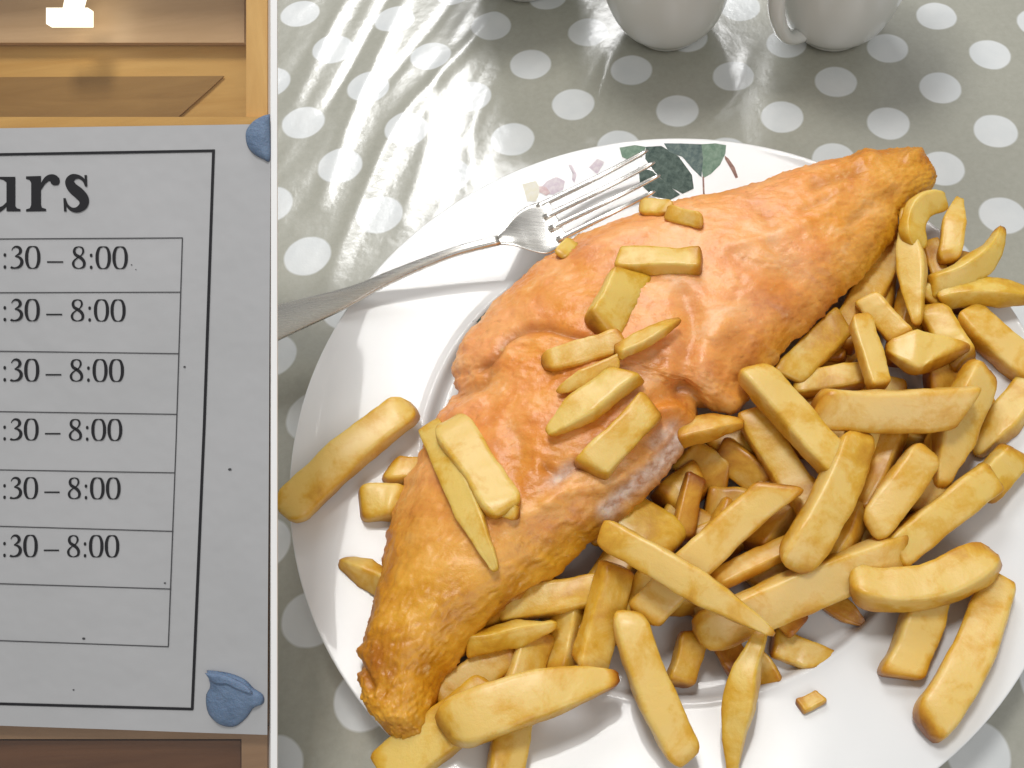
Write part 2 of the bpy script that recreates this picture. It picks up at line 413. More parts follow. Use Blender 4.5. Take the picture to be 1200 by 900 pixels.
# ------------------------------------------------------------------ fish
# stations: left/upper edge px, right/lower edge px, zL, zR, crest height above the edges
ST = [((440,838),(455,862),2.6,2.4,.25), ((424,812),(480,872),2.5,2.4,.7), ((418,783),(508,850),2.4,2.3,1.0), ((434,735),(520,795),2.2,2.2,1.3),
      ((449,668),(573,742),1.9,2.2,1.55), ((460,608),(646,678),1.7,2.3,1.7), ((490,545),(712,622),1.7,2.4,1.8), ((513,497),(765,574),1.8,2.5,1.85),
      ((534,462),(805,528),1.9,2.5,1.8), ((530,432),(822,478),1.9,2.6,1.8), ((548,398),(858,474),1.9,2.6,1.85), ((582,355),(890,440),1.9,2.6,1.9),
      ((628,314),(935,397),1.9,2.7,1.9), ((684,281),(974,360),2.0,2.7,1.9), ((752,254),(1012,324),2.1,2.8,1.8), ((833,238),(1038,290),2.3,2.8,1.7),
      ((908,214),(1058,254),2.4,2.8,1.5), ((970,196),(1084,230),2.5,2.8,1.2), ((1030,181),(1096,213),2.7,2.8,.8), ((1068,183),(1088,199),2.7,2.8,.35)]
Ls = [tuple(W(*s[0], s[2])) for s in ST]; Rs = [tuple(W(*s[1], s[3])) for s in ST]; Hs = [(s[4], 0) for s in ST]
NS, NC = 360, 150
Lc, Rc, Hc = catmull(Ls, NS), catmull(Rs, NS), catmull(Hs, NS)[:, 0]
for i in range(NS):                           # ragged batter edge
    dr = Rc[i] - Lc[i]; dr /= np.linalg.norm(dr)
    for E_, sg in ((Lc, -1), (Rc, 1)):
        e3 = Vector(E_[i]) + Vector((0, 0, 40 * sg)); r1 = noise.noise(e3 * .8) * .14 + noise.noise(e3 * 2.4) * .10 + max(0, noise.noise(e3 * 4.5)) * .09
        E_[i] = E_[i] + dr * sg * r1
NT_ = 104                                     # ring points over the top; the rest run underneath
V = np.zeros((NS, NC, 3))
for i in range(NS):
    L, R, H = Lc[i], Rc[i], max(Hc[i], .1)
    s_ = i / (NS - 1)
    for j in range(NC):
        if j < NT_:
            a = j / (NT_ - 1); q = (1 - math.cos(a * math.pi)) / 2; q = .6 * q + .4 * a
            x = 2 * q - 1
            z = H * (1 - abs(x) ** 2.5) ** .62
            z *= 1 + .10 * (q - .5)
        else:
            a = (j - NT_ + 1) / (NC - NT_ + 1); q = 1 - a; x = 2 * q - 1
            z = -min(.75, H * .5) * (1 - abs(x) ** 3) ** .6
        V[i, j] = L + (R - L) * q + np.array((0, 0, z))
Vf = V.reshape(-1, 3)
# normals from neighbours
du = np.gradient(V, axis=0); dv = np.roll(V, -1, 1) - np.roll(V, 1, 1)
Nn = np.cross(du.reshape(-1, 3), dv.reshape(-1, 3)); Nn /= np.linalg.norm(Nn, axis=1)[:, None] + 1e-9
if (Nn.reshape(NS, NC, 3)[NS // 2, NT_ // 2, 2]) < 0: Nn = -Nn
px = proj_np(Vf)
topm = np.tile((np.arange(NC) < NT_), NS).astype(float)
def pline(pts, width):
    d = np.full(len(px), 1e9)
    P = catmull(pts, 4 * len(pts)) if len(pts) > 2 else np.array(pts, float)
    for i in range(len(P) - 1):
        a, b = P[i], P[i + 1]; ab = b - a
        s = np.clip(((px - a) @ ab) / (ab @ ab + 1e-9), 0, 1)
        d = np.minimum(d, np.linalg.norm(px - a - s[:, None] * ab, axis=1))
    return np.exp(-(d / width) ** 2) * topm
D = np.zeros(len(Vf)); brown = np.zeros(len(Vf)); flesh_a = np.zeros(len(Vf)); golden = np.zeros(len(Vf))
def feat(pts, w, amp, groove_shade=0.0):
    global D, brown
    g = pline(pts, w); D += (1.25 if w >= 5.5 or abs(amp) > .15 else .8) * amp * g; brown += groove_shade * g  # grooves are also darkened, painting the shade inside them
feat([(560,432),(580,415),(592,398),(615,385),(640,384),(668,392),(700,400)], 5, -.16, .55)
feat([(592,412),(600,404),(630,398)], 4, .08)
feat([(545,400),(560,385),(585,372)], 7, .07)
feat([(536,462),(552,456),(566,448),(572,436)], 5, -.14, .45)
feat([(540,440),(556,425),(575,430)], 10, -.10, .12)
feat([(800,345),(812,380),(806,420),(796,450),(770,470)], 12, -.17, .15)
feat([(770,420),(745,440),(705,470)], 9, -.10, .35)
feat([(820,472),(850,478),(880,458),(905,432)], 12, .20)
feat([(820,430),(830,400),(850,385)], 16, .14)
feat([(720,350),(760,345),(800,330)], 16, .10)
feat([(800,458),(812,462),(822,478)], 7, -.22, .55)
feat([(808,490),(790,478),(770,480)], 6, .16)
feat([(800,505),(780,495),(755,520)], 5, -.08, .2)
feat([(640,548),(655,558),(675,545),(700,548)], 6, -.18, .30)
feat([(640,590),(660,575),(700,572),(730,560)], 7, .10)
feat([(590,610),(625,600),(650,590)], 8, .08)
feat([(880,232),(895,248),(905,262)], 10, -.08, .15)
feat([(860,300),(900,318),(920,322)], 12, -.09, .12)
feat([(905,290),(925,310),(935,325)], 10, -.10, .10)
feat([(850,290),(880,282),(930,268),(975,240),(985,225)], 7, .08)
feat([(940,245),(968,232),(990,222)], 4, -.10, .2)
feat([(955,215),(985,205),(1005,200)], 7, -.12, .35)
feat([(1000,260),(1020,240),(1050,225)], 8, -.08, .2)
feat([(1010,187),(1016,182),(1022,186)], 8, .16)
feat([(1065,185),(1075,182)], 8, .16)
feat([(640,690),(600,715),(560,760),(535,800),(512,838)], 7, -.20, .45)
feat([(650,700),(612,728),(575,770),(540,812)], 9, .13)
feat([(520,490),(545,480),(560,470)], 8, .12)
feat([(540,520),(560,540),(575,560)], 12, -.08, .1)
feat([(600,500),(610,530),(600,560)], 10, -.07, .15)
feat([(440,740),(450,720),(452,690)], 9, .06)
feat([(417,775),(425,790),(432,806)], 6, -.18, .2)
feat([(416,770),(420,760)], 8, .12)
feat([(455,850),(475,858),(490,850)], 9, -.05, .35)
feat([(690,290),(720,280),(760,268)], 10, .07)
feat([(640,330),(660,345),(700,350)], 14, .06)
fl_ = np.maximum(pline([(650,562),(668,548)], 9) * .8, np.maximum(pline([(800,512),(775,545),(735,575),(712,598)], 12), pline([(790,500),(770,520)], 9) * .7))
flesh_a = np.clip(fl_ * 1.1, 0, 1); D -= .06 * flesh_a; brown *= (1 - flesh_a * .7)
for k_ in range(60):                          # flakes
    pass
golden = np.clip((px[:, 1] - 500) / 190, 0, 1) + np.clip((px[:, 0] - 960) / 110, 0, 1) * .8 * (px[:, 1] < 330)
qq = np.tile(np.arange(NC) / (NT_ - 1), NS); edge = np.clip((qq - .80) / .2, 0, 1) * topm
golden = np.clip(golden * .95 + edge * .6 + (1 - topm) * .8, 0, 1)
rnd = np.random.RandomState(5)
for i in range(len(Vf)):
    x, y, z = Vf[i]
    p3 = Vector((x, y, z))
    a = noise.noise(p3 * .45) * .09 + noise.noise(p3 * 1.1 + Vector((7, 0, 0))) * .06
    b = noise.noise(p3 * 2.3 + Vector((0, 9, 0)))
    r_ = abs(noise.noise(p3 * 1.7 + Vector((3, 3, 3))))
    D[i] += a + b * .035 + noise.noise(p3 * 5.2) * .028 - max(0, .10 - r_) * .18
    brown[i] += max(0, .08 - r_) * .8  # fine creases tinted darker too, shade put into the colour
    rr_ = noise.noise(p3 * 9.0)
    D[i] += max(0, rr_ - .12) * .09 - max(0, -rr_ - .25) * .08
D *= np.where(topm > 0, 1, .5)
Vd = Vf + Nn * D[:, None]
fish_faces = grid_faces(NS, NC, True) + [tuple(range(NC)), tuple(range((NS - 1) * NC, NS * NC))]
mk('battered_fish', Vd, fish_faces, M_fish, label='long fillet of fish in golden orange batter lying across the plate', cat='fried fish',
   attrs={'golden': golden, 'brown': np.clip(brown, 0, .85), 'flesh': flesh_a})
fish_bvh = BVHTree.FromPolygons([tuple(v_) for v_ in Vd], grid_faces(NS, NC, True))
def on_fish(u, v, dz):
    r = ray(u, v).normalized(); h = fish_bvh.ray_cast(CAM, r)
    if h[0] is None: return W(u, v, 3.2 + dz)
    return W(u, v, h[0].z + dz)

# ------------------------------------------------------------------ chips
rng = random.Random(11)
def chip(p1, p2, w, t_, label, mid=None, tips='bb', roll=None, burn=(0, 0), brown_=0.0, yellow=.3, group='chips heaped on the plate', cat='chip', seed=None, taper=(1, 1)):
    seed = rng.random() * 100 if seed is None else seed
    A, B = np.array(p1), np.array(p2)
    Mp = (A + B) / 2 if mid is None else np.array(mid)
    ln = np.linalg.norm(B - A)
    if mid is None: Mp = Mp + np.array((noise.noise(Vector((seed, 1, 1))), noise.noise(Vector((seed, 5, 1))), .6 * noise.noise(Vector((seed, 9, 1))))) * .07 * ln
    A, B = A + (A - Mp) / (np.linalg.norm(A - Mp) + 1e-9) * .05 * ln, B + (B - Mp) / (np.linalg.norm(B - Mp) + 1e-9) * .05 * ln
    ns, nc = 30, 20
    roll = math.radians(rng.uniform(-34, 34) if roll is None else roll)
    P = []; axis_len = np.linalg.norm(B - A)
    for i in range(ns):
        s = i / (ns - 1); s = .5 - .5 * math.cos(math.pi * s) if True else s
        s = .55 * s + .45 * (i / (ns - 1))
        C2 = 2 * Mp - .5 * A - .5 * B
        P.append((s, (1 - s) ** 2 * A + 2 * s * (1 - s) * C2 + s * s * B))
    V = []; fry_shade = []
    sl_ = [rng.uniform(-.22, .22), rng.uniform(-.22, .22), rng.uniform(-.22, .22), rng.uniform(-.22, .22)]
    def end(dist, style):                     # dist from the end in cm -> width, thickness factor
        if style == 'b': q = min(1, dist / (.24 * min(w, t_))); e_ = .70 + .30 * (1 - (1 - q) ** 2.2) ** .5; return e_, e_
        if style == 'r': q = min(1, dist / (.50 * w)); e_ = .34 + .66 * (1 - (1 - q) ** 2) ** .5; return e_, e_
        if style == 'p': q = min(1, dist / (axis_len * .42)); e_ = min(1, dist / .15); return (.24 + .76 * q ** .8) * (.6 + .4 * e_ ** .5), (.36 + .64 * q ** .7) * (.6 + .4 * e_ ** .5)
        if style == 's': q = min(1, dist / (.20 * w)); e_ = .74 + .26 * (1 - (1 - q) ** 2.2) ** .5; return e_, e_
    for i, (s, c) in enumerate(P):
        Tn = P[min(i + 1, ns - 1)][1] - P[max(i - 1, 0)][1]; Tn = Tn / np.linalg.norm(Tn)
        vw = c - np.array(CAM); upv = np.array((0, -.12, 1.0)); 
        Sd = np.cross(Tn, upv); Sd /= np.linalg.norm(Sd); Ud = np.cross(Sd, Tn)
        rl = roll + .25 * noise.noise(Vector((seed, s * 1.3, 0)))
        S2 = Sd * math.cos(rl) + Ud * math.sin(rl); U2 = -Sd * math.sin(rl) + Ud * math.cos(rl)
        w1, t1 = end(s * axis_len, tips[0]); w2, t2 = end((1 - s) * axis_len, tips[1])
        tp = taper[0] + (taper[1] - taper[0]) * s
        ww = w * .5 * min(w1, w2) * tp * (1 + .10 * noise.noise(Vector((seed + 5, s * 2.6, 1))))
        tt = t_ * .5 * min(t1, t2) * (.5 + .5 * tp) * (1 + .10 * noise.noise(Vector((seed + 9, s * 2.3, 4))))
        ed = max(0, 1 - s * axis_len / .5), max(0, 1 - (1 - s) * axis_len / .5)
        for k in range(nc):
            a = 2 * math.pi * (k + .5) / nc; ca_, sa_ = math.cos(a), math.sin(a); ex = 2 / (5.0 + 1.5 * noise.noise(Vector((seed, 2, 2))))
            cx_, sx_ = math.copysign(abs(ca_) ** ex, ca_), math.copysign(abs(sa_) ** ex, sa_)
            slant = 0
            slant += (sl_[0] * cx_ * w + sl_[1] * sx_ * t_) * max(0, 1 - s * 2.2) + (sl_[2] * cx_ * w + sl_[3] * sx_ * t_) * max(0, 1 - (1 - s) * 2.2)
            if tips[0] == 's': slant += .42 * w * cx_ * max(0, 1 - s * 2.2)
            if tips[1] == 's': slant -= .42 * w * cx_ * max(0, 1 - (1 - s) * 2.2)
            slant *= min(w1, w2)
            p_ = c + S2 * ww * cx_ + U2 * tt * sx_ + Tn * slant
            q3 = Vector(p_) + Vector((seed, 0, 0))
            dd_ = .045 * noise.noise(q3 * 1.4) + .020 * noise.noise(q3 * 4.5) - (.035 if sx_ > .8 and abs(cx_) < .75 else 0)
            p_ = p_ + (S2 * cx_ + U2 * sx_) * dd_
            V.append(p_)
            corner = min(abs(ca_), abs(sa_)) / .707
            f_ = .04 + .12 * corner ** 3 + .46 * max(0, min(1, .5 - U2[2] * sx_ * .5 - S2[2] * cx_ * .5))  # last term browns the undersides, painting their shade; corner term is frying
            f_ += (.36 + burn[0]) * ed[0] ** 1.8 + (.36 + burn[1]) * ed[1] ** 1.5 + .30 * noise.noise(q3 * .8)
            fry_shade.append(f_)
    Fc = grid_faces(ns, nc, True) + [tuple(range(nc)), tuple(range((ns - 1) * nc, ns * nc))]
    o = mk('chip', V, Fc, M_chip, label=label, cat=cat, group=group, attrs={'fry_shade': fry_shade})
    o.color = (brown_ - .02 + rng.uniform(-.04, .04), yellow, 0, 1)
    return o
def pchip(a, b, wpx, z1, z2, label, mid=None, th=None, **kw):
    w = wpx / pxcm((a[0] + b[0]) / 2, (a[1] + b[1]) / 2, (z1 + z2) / 2) * .90
    th = min(w * .85, 1.0) if th is None else th
    m3 = None
    if mid is not None: m3 = W(mid[0], mid[1], mid[2] if len(mid) > 2 else (z1 + z2) / 2)
    return chip(W(*a, z1), W(*b, z2), w, th, label, mid=m3, **kw)

# left rim
G1 = 'chips at the left of the fish'
pchip((477,480),(340,598), 48, 2.0, 2.5, 'large thick yellow chip overhanging the left rim of the plate', tips='rr', yellow=.75, group=G1, roll=8, brown_=-.03)
pchip((424,590),(476,588), 46, 1.75, 1.6, 'stubby yellow chip end between the rim chip and the fish', tips='groove_shade', yellow=.8, group=G1)
pchip((454,552),(500,552), 32, 1.5, 1.4, 'small yellow chip end just above the stubby one left of the fish', tips='rb', yellow=.8, group=G1)
pchip((402,659),(462,692), 34, 1.8, 1.7, 'short pointed chip poking from under the lower left edge of the fish', tips='pb', yellow=.55, group=G1, burn=(.3, 0))
# top right tangle
pchip((1050,275),(985,400), 44, 2.0, 1.9, 'shaded brown chip running along the right edge of the fish', tips='rb', brown_=.28, yellow=.3)
pchip((1020,330),(975,420), 30, 1.6, 1.5, 'thin dark chip deep beneath the fish near its upper right end', brown_=.35)
pchip((1062,250),(1074,374), 36, 3.1, 2.9, 'long greenish yellow chip hanging down from the fish tip', tips='pp', yellow=.6, burn=(0, .15), roll=-25)
pchip((1104,236),(1074,288), 34, 3.4, 3.2, 'curled yellow chip touching the upper right tip of the fish', mid=(1074,250,3.5), tips='rr', yellow=.85, th=.6)
pchip((1124,236),(1112,305), 30, 3.0, 2.8, 'upright chip with pale lower end, right of the curled one', mid=(1117,268,3.1), tips='pr', yellow=.6)
pchip((1170,270),(1092,334), 32, 3.2, 2.6, 'yellow chip with dark pointed tip reaching up over a white spot', mid=(1146,310,3.0), tips='pb', yellow=.9, burn=(.6, 0))
pchip((1092,285),(1104,330), 22, 2.4, 2.3, 'thin dark sliver of chip between two upright chips at the top right', brown_=.25)
pchip((1212,350),(1108,345), 36, 2.7, 2.4, 'yellow chip pointing right off the edge of the picture, uppermost there', mid=(1160,342,2.7), tips='pb', yellow=.9)
pchip((1120,330),(1085,352), 36, 2.3, 2.2, 'dull brown yellow chip under the dark pointed one', brown_=.18, yellow=.7)
pchip((1015,350),(1056,396), 34, 2.8, 2.7, 'short tan chip with blunt ends below the fish tip', tips='bb', yellow=.3)
pchip((1008,374),(1030,450), 30, 3.2, 3.1, 'slim pale chip standing above the big level chip', tips='rb', yellow=.4, roll=10)
pchip((1042,408),(1110,420), 56, 2.9, 2.8, 'broad angular wedge of potato in the upper right of the heap', tips='ps', yellow=.6, th=.9, taper=(1.1, .9))
pchip((1090,360),(1130,425), 40, 2.4, 2.2, 'bright yellow chip tucked behind the broad angular wedge', tips='rb', yellow=.8)
pchip((1136,372),(1212,440), 44, 2.2, 2.0, 'wide chip sloping down right to the edge of the picture', tips='bb', yellow=.35)
pchip((1152,435),(1102,565), 50, 2.9, 2.2, 'long flat tapering chip right of the big level chip', tips='rp', yellow=.4, roll=20)
pchip((1212,448),(1148,530), 42, 2.0, 1.6, 'chip with yellow side at the right edge under the wide sloping one', tips='bp', yellow=.7)
pchip((1090,455),(1140,425), 46, 1.8, 1.7, 'brown chip in the gap between the wedge and the flat tapering chip', brown_=.32)
pchip((984,382),(925,440), 44, 2.1, 2.0, 'dim chip half under the right edge of the fish', brown_=.15, yellow=.6)
pchip((935,452),(1015,440), 34, 1.9, 2.0, 'golden chip just above the big level chip', brown_=.15, yellow=.6, tips='rb')
pchip((960,478),(1121,478), 54, 3.5, 3.4, 'big level chip with squared left end in the middle of the heap', tips='bs', yellow=.22, roll=-24, th=1.15, brown_=-.05)
pchip((883,436),(980,545), 46, 3.8, 3.3, 'long smooth chip leaning from the fish down to the right', tips='rb', yellow=.45, roll=8, brown_=-.04)
pchip((1000,515),(930,658), 52, 3.2, 2.9, 'thick pale bent chip meeting the leaning one end to side', mid=(975,585,3.2), tips='rr', yellow=.35, brown_=-.04)
pchip((1012,500),(995,560), 38, 2.9, 2.4, 'chip end just right of the thick pale bent chip', tips='bb', brown_=.03, yellow=.5)
pchip((1045,505),(1005,595), 40, 2.2, 2.0, 'orange tinted chip under the big level chip', brown_=.18)
pchip((1085,530),(1022,618), 46, 2.9, 2.6, 'smooth rounded tan chip below the big level chip', tips='rr', yellow=.2, brown_=.03)
pchip((1110,500),(1080,600), 44, 2.0, 1.7, 'deeper brown chip between the rounded tan chip and the flat tapering chip', brown_=.22)
pchip((1000,590),(965,660), 50, 1.9, 1.8, 'dull chip lying under the thick pale bent one', brown_=.12)
pchip((1160,560),(1052,645), 46, 2.5, 2.3, 'straight chip with small brown spots near the right rim', tips='bb', yellow=.6, roll=12)
pchip((1190,530),(1150,575), 42, 2.2, 2.1, 'chip end with dark corner poking out past the straight spotted chip', tips='bb', yellow=.8, burn=(.2, 0))
pchip((1158,650),(1003,684), 52, 2.7, 2.5, 'crescent shaped chip with pale hollow above the lower right rim', mid=(1080,688,2.6), tips='rr', yellow=.45, roll=-22, burn=(.15, 0))
pchip((1165,685),(1088,848), 54, 1.9, 2.2, 'long thick chip lying on the lower right rim', mid=(1140,765,2.2), tips='groove_shade', yellow=.4, burn=(0, .2), roll=-10)
pchip((1092,690),(1055,790), 52, 1.8, 1.6, 'short chip under the crescent chip beside the long rim chip', tips='bb', yellow=.5, brown_=.05, burn=(0, .2))
pchip((1050,650),(828,742), 56, 2.2, 2.0, 'very long pale chip lying low across the bottom of the heap', mid=(945,690,2.2), tips='groove_shade', yellow=.3, brown_=-.03)
pchip((925,640),(838,682), 28, 2.3, 2.2, 'thin orange chip between two broad pale chips', brown_=.28, yellow=.1, tips='rr')
pchip((908,576),(760,716), 50, 3.1, 2.2, 'broad chip sloping down left with yellow corner at its top', tips='sb', yellow=.4, roll=6, brown_=-.02, burn=(.1, 0))
pchip((714,628),(898,738), 42, 3.7, 3.4, 'long slim chip crossing on top in the lower middle, pointed at right', mid=(805,680,3.7), tips='rp', yellow=.42, roll=-12, burn=(0, .35), brown_=-.03)
pchip((715,590),(790,640), 62, 1.9, 1.8, 'wide dark yellow chip just under the fish edge', brown_=.18, yellow=.9, tips='rr')
pchip((815,560),(800,632), 28, 1.7, 1.6, 'narrow orange chip standing in the dark hollow', brown_=.38, yellow=.1)
pchip((738,724),(802,882), 48, 2.7, 2.1, 'bent chip with rounded pale head at the lower middle', mid=(762,800,2.5), tips='rr', yellow=.45, burn=(.0, .1), roll=5)
pchip((893,742),(860,900), 40, 2.7, 2.0, 'yellow chip pointed at both ends crossing the inner ring of the plate', mid=(868,815,2.5), tips='pp', yellow=.85, roll=-14)
pchip((812,742),(796,800), 36, 1.3, 1.2, 'short golden chip behind the bent chip', brown_=.12, yellow=.7)
pchip((722,668),(690,780), 46, 2.4, 2.0, 'golden chip leaning down under the long slim one', tips='bb', brown_=.08, yellow=.6)
pchip((775,665),(735,730), 42, 2.0, 1.9, 'chip behind the rounded head of the bent chip', brown_=.12, yellow=.5)
pchip((668,715),(655,785), 38, 1.6, 1.5, 'brown shaded chip left of the leaning golden chip', brown_=.20, yellow=.6)
pchip((585,712),(705,690), 42, 1.9, 1.9, 'shaded chip lying level under the fish edge', brown_=.20, yellow=.7)
pchip((552,755),(648,733), 30, 2.3, 2.2, 'small yellow pointed chip beside the lower fish edge', tips='bp', yellow=.85, brown_=.05)
pchip((628,750),(592,918), 48, 1.6, 2.1, 'chip running down to the bottom edge beneath the big pale one', tips='bb', yellow=.5, burn=(0, .3), brown_=.06)
pchip((528,852),(716,796), 66, 3.0, 2.6, 'big pale chip with brown burnt tip near the bottom edge', mid=(620,818,2.9), tips='rp', yellow=.55, burn=(0, .7), th=1.0, roll=6)
pchip((462,900),(580,812), 64, 2.1, 2.2, 'dull yellow chip beneath the fish tail at the bottom edge', tips='bb', yellow=.9, brown_=.08)
pchip((515,820),(600,765), 48, 1.7, 1.6, 'greyish shaded chip beside the fish tail', brown_=.10, yellow=.5)
pchip((798,510),(868,497), 32, 2.7, 2.9, 'small pale orange chip tip sticking out from under the middle of the fish', tips='bp', brown_=.08, yellow=.1)
pchip((884,490),(955,605), 44, 2.4, 2.1, 'dim golden chip beneath the leaning smooth one', brown_=.20, yellow=.4)
pchip((925,590),(885,640), 42, 1.8, 1.7, 'brown chip beside the yellow cornered broad chip', brown_=.22)
pchip((850,530),(900,570), 44, 1.4, 1.3, 'dark chip at the bottom of the hollow under the fish', brown_=.35)
# chips on the fish
G2 = 'chips lying on top of the fish'
def fchip(a, b, wpx, label, dz=.18, mid=None, th=None, **kw):
    pa, pb = on_fish(*a, dz), on_fish(*b, dz)
    w = wpx / pxcm((a[0] + b[0]) / 2, (a[1] + b[1]) / 2, pa.z) * .9
    pm = on_fish((a[0] + b[0]) / 2, (a[1] + b[1]) / 2, dz) if mid is None else on_fish(*mid, dz)
    q = Vector(((pa.x + pb.x) / 2, (pa.y + pb.y) / 2, 0)); 
    if mid is None: pm = W((a[0] + b[0]) / 2, (a[1] + b[1]) / 2, max((pa.z + pb.z) / 2, pm.z - .05))
    return chip(pa, pb, w, min(w * .7, .75) if th is None else th, label, mid=pm, group=G2, **kw)
fchip((508,506),(577,660), 34, 'long thin green yellow chip on the lower fish', tips='bp', yellow=.8, roll=-8)
fchip((528,498),(592,596), 50, 'wide greenish chip lying beside the long thin one on the lower fish', tips='rr', yellow=.6, roll=10, brown_=-.05)
fchip((578,590),(606,600), 26, 'little chip end peeping out below the wide greenish chip', tips='groove_shade', yellow=.3)
fchip((762,476),(694,548), 46, 'pale blunt chip, lowest of the row across the middle of the fish', tips='bb', yellow=.5, dz=.35, brown_=-.07, roll=5)
fchip((732,440),(646,505), 44, 'angular yellow chip just above the pale blunt one on the fish', tips='sp', yellow=.65, dz=.32, brown_=-.05)
fchip((722,428),(656,458), 26, 'narrow chip between the angular yellow chip and the battered flat one', tips='bp', yellow=.35)
fchip((728,400),(640,426), 34, 'flat chip half sunk in batter above the narrow chip', tips='groove_shade', yellow=.2, dz=.10, brown_=.06)
fchip((794,376),(726,412), 24, 'slim pale chip pointing up right across the hollow in the fish', tips='pb', yellow=.35, dz=.45, brown_=-.06)
fchip((740,322),(704,386), 52, 'squarish yellow chip stuck in the batter at mid fish', tips='bb', yellow=.85, dz=.12, brown_=-.02)
fchip((728,306),(818,306), 36, 'short straight chip lying level on the upper half of the fish', tips='bb', yellow=.65, dz=.25, burn=(0, .15))
fchip((752,245),(786,246), 26, 'small golden chip piece at the far edge of the fish by the tines', tips='rr', yellow=.5, dz=.1)
fchip((784,250),(822,260), 22, 'small pale chip piece next to the golden one at the far edge', tips='rr', yellow=.25, dz=.2, brown_=-.05)
fchip((672,284),(656,300), 22, 'tiny yellow crumb of potato where the tines meet the fish', tips='rr', yellow=1.0, dz=.15)
# scraps on the plate
G3 = 'crumbs and scraps on the plate'
def scrap(a, b, wpx, z, label, **kw):
    c = on_plate((a[0] + b[0]) / 2, (a[1] + b[1]) / 2); w = wpx / pxcm(*a, c.z)
    return chip(W(*a, c.z + z), W(*b, c.z + z), w, min(.5, w * .6), label, cat='crumb', group=G3, **kw)
scrap((938,828),(962,816), 18, .13, 'tiny square golden crumb alone on the well edge', brown_=.15, yellow=.8, tips='bb')
scrap((908,752),(966,776), 34, .3, 'orange brown batter scrap beside the bright ring highlight', brown_=.2, yellow=.4, tips='bs')
scrap((968,700),(1012,730), 26, .3, 'reddish scrap below the very long pale chip', brown_=.45, yellow=0, tips='bp')
scrap((895,700),(935,735), 36, .8, 'orange scrap of batter under the right end of the slim chip', brown_=.42, yellow=0, tips='rb')
scrap((846,745),(866,782), 32, .5, 'red brown scrap left of the chip pointed at both ends', brown_=.5, yellow=0, tips='rb')
scrap((884,765),(905,800), 26, .25, 'dark golden scrap in the gap right of the chip pointed at both ends', brown_=.3, yellow=.3, tips='rb')
# filler chips seen only through gaps, browned to paint the shadow there
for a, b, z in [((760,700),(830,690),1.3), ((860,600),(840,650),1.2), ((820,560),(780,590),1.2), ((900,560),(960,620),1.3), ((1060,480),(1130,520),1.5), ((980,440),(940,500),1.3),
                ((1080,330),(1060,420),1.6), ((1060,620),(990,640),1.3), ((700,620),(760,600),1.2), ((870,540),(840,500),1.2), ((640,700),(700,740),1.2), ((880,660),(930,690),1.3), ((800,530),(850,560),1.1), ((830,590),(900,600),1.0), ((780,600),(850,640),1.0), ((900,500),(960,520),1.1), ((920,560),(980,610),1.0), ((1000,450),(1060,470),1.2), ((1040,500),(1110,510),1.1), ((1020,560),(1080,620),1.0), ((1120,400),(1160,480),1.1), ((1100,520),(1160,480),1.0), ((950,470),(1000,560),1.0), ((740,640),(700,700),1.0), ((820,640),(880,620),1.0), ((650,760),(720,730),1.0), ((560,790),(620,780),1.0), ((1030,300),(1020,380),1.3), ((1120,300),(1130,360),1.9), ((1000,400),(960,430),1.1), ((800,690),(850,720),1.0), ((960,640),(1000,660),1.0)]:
    pchip(a, b, 48, z, z, 'filler chip low in the heap with shadow in its colour, seen only through gaps', brown_=.26, group='chips buried deep in the heap')

# ------------------------------------------------------------------ fork
fk0 = W(470, 318, 2.4)
fork = empty('dinner_fork', tuple(fk0 - Vector((0, 0, .4))), 'steel dinner fork resting on the far left rim with tines by the fish', 'fork')
def slab(name, stn, thick, seg=60, crown=.0, n=11, m_=M_steel):
    # stn: (edge A px, edge B px, zA, zB); a bar with rounded edges
    A = catmull([tuple(W(*s[0], s[2])) for s in stn], seg); B = catmull([tuple(W(*s[1], s[3])) for s in stn], seg)
    V = []
    for i in range(seg):
        e1, e2 = A[i], B[i]
        for k in range(2 * n):
            a = 2 * math.pi * (k + .5) / (2 * n); cx_ = math.copysign(abs(math.cos(a)) ** .6, math.cos(a)); sx_ = math.copysign(abs(math.sin(a)) ** .8, math.sin(a))
            q = .5 + .5 * cx_
            V.append(e1 + (e2 - e1) * q + np.array((0, 0, thick / 2 * sx_ + crown * (1 - cx_ ** 2))))
    return mk(name, V, grid_faces(seg, 2 * n, True) + [tuple(range(2 * n)), tuple(range((seg - 1) * 2 * n, seg * 2 * n))], m_, parent=fork)
slab('handle', [((150,420),(175,470),1.5,1.45), ((200,398),(215,460),1.6,1.5), ((262,376),(268,430),1.75,1.65), ((326,357),(326,399),2.0,1.9), ((410,336),(402,363),2.35,2.25), ((464,315),(456,333),2.65,2.55), ((530,291),(528,302),2.95,2.9), ((583,277),(587,286),3.05,3.0)], .26)
slab('head', [((583,277),(587,286),3.05,3.0), ((592,267),(603,288),3.0,2.95), ((604,252),(622,294),2.85,2.8), ((618,242),(642,297),2.7,2.62), ((632,237),(656,290),2.6,2.5), ((642,234),(668,284),2.58,2.5)], .17, crown=-.12)
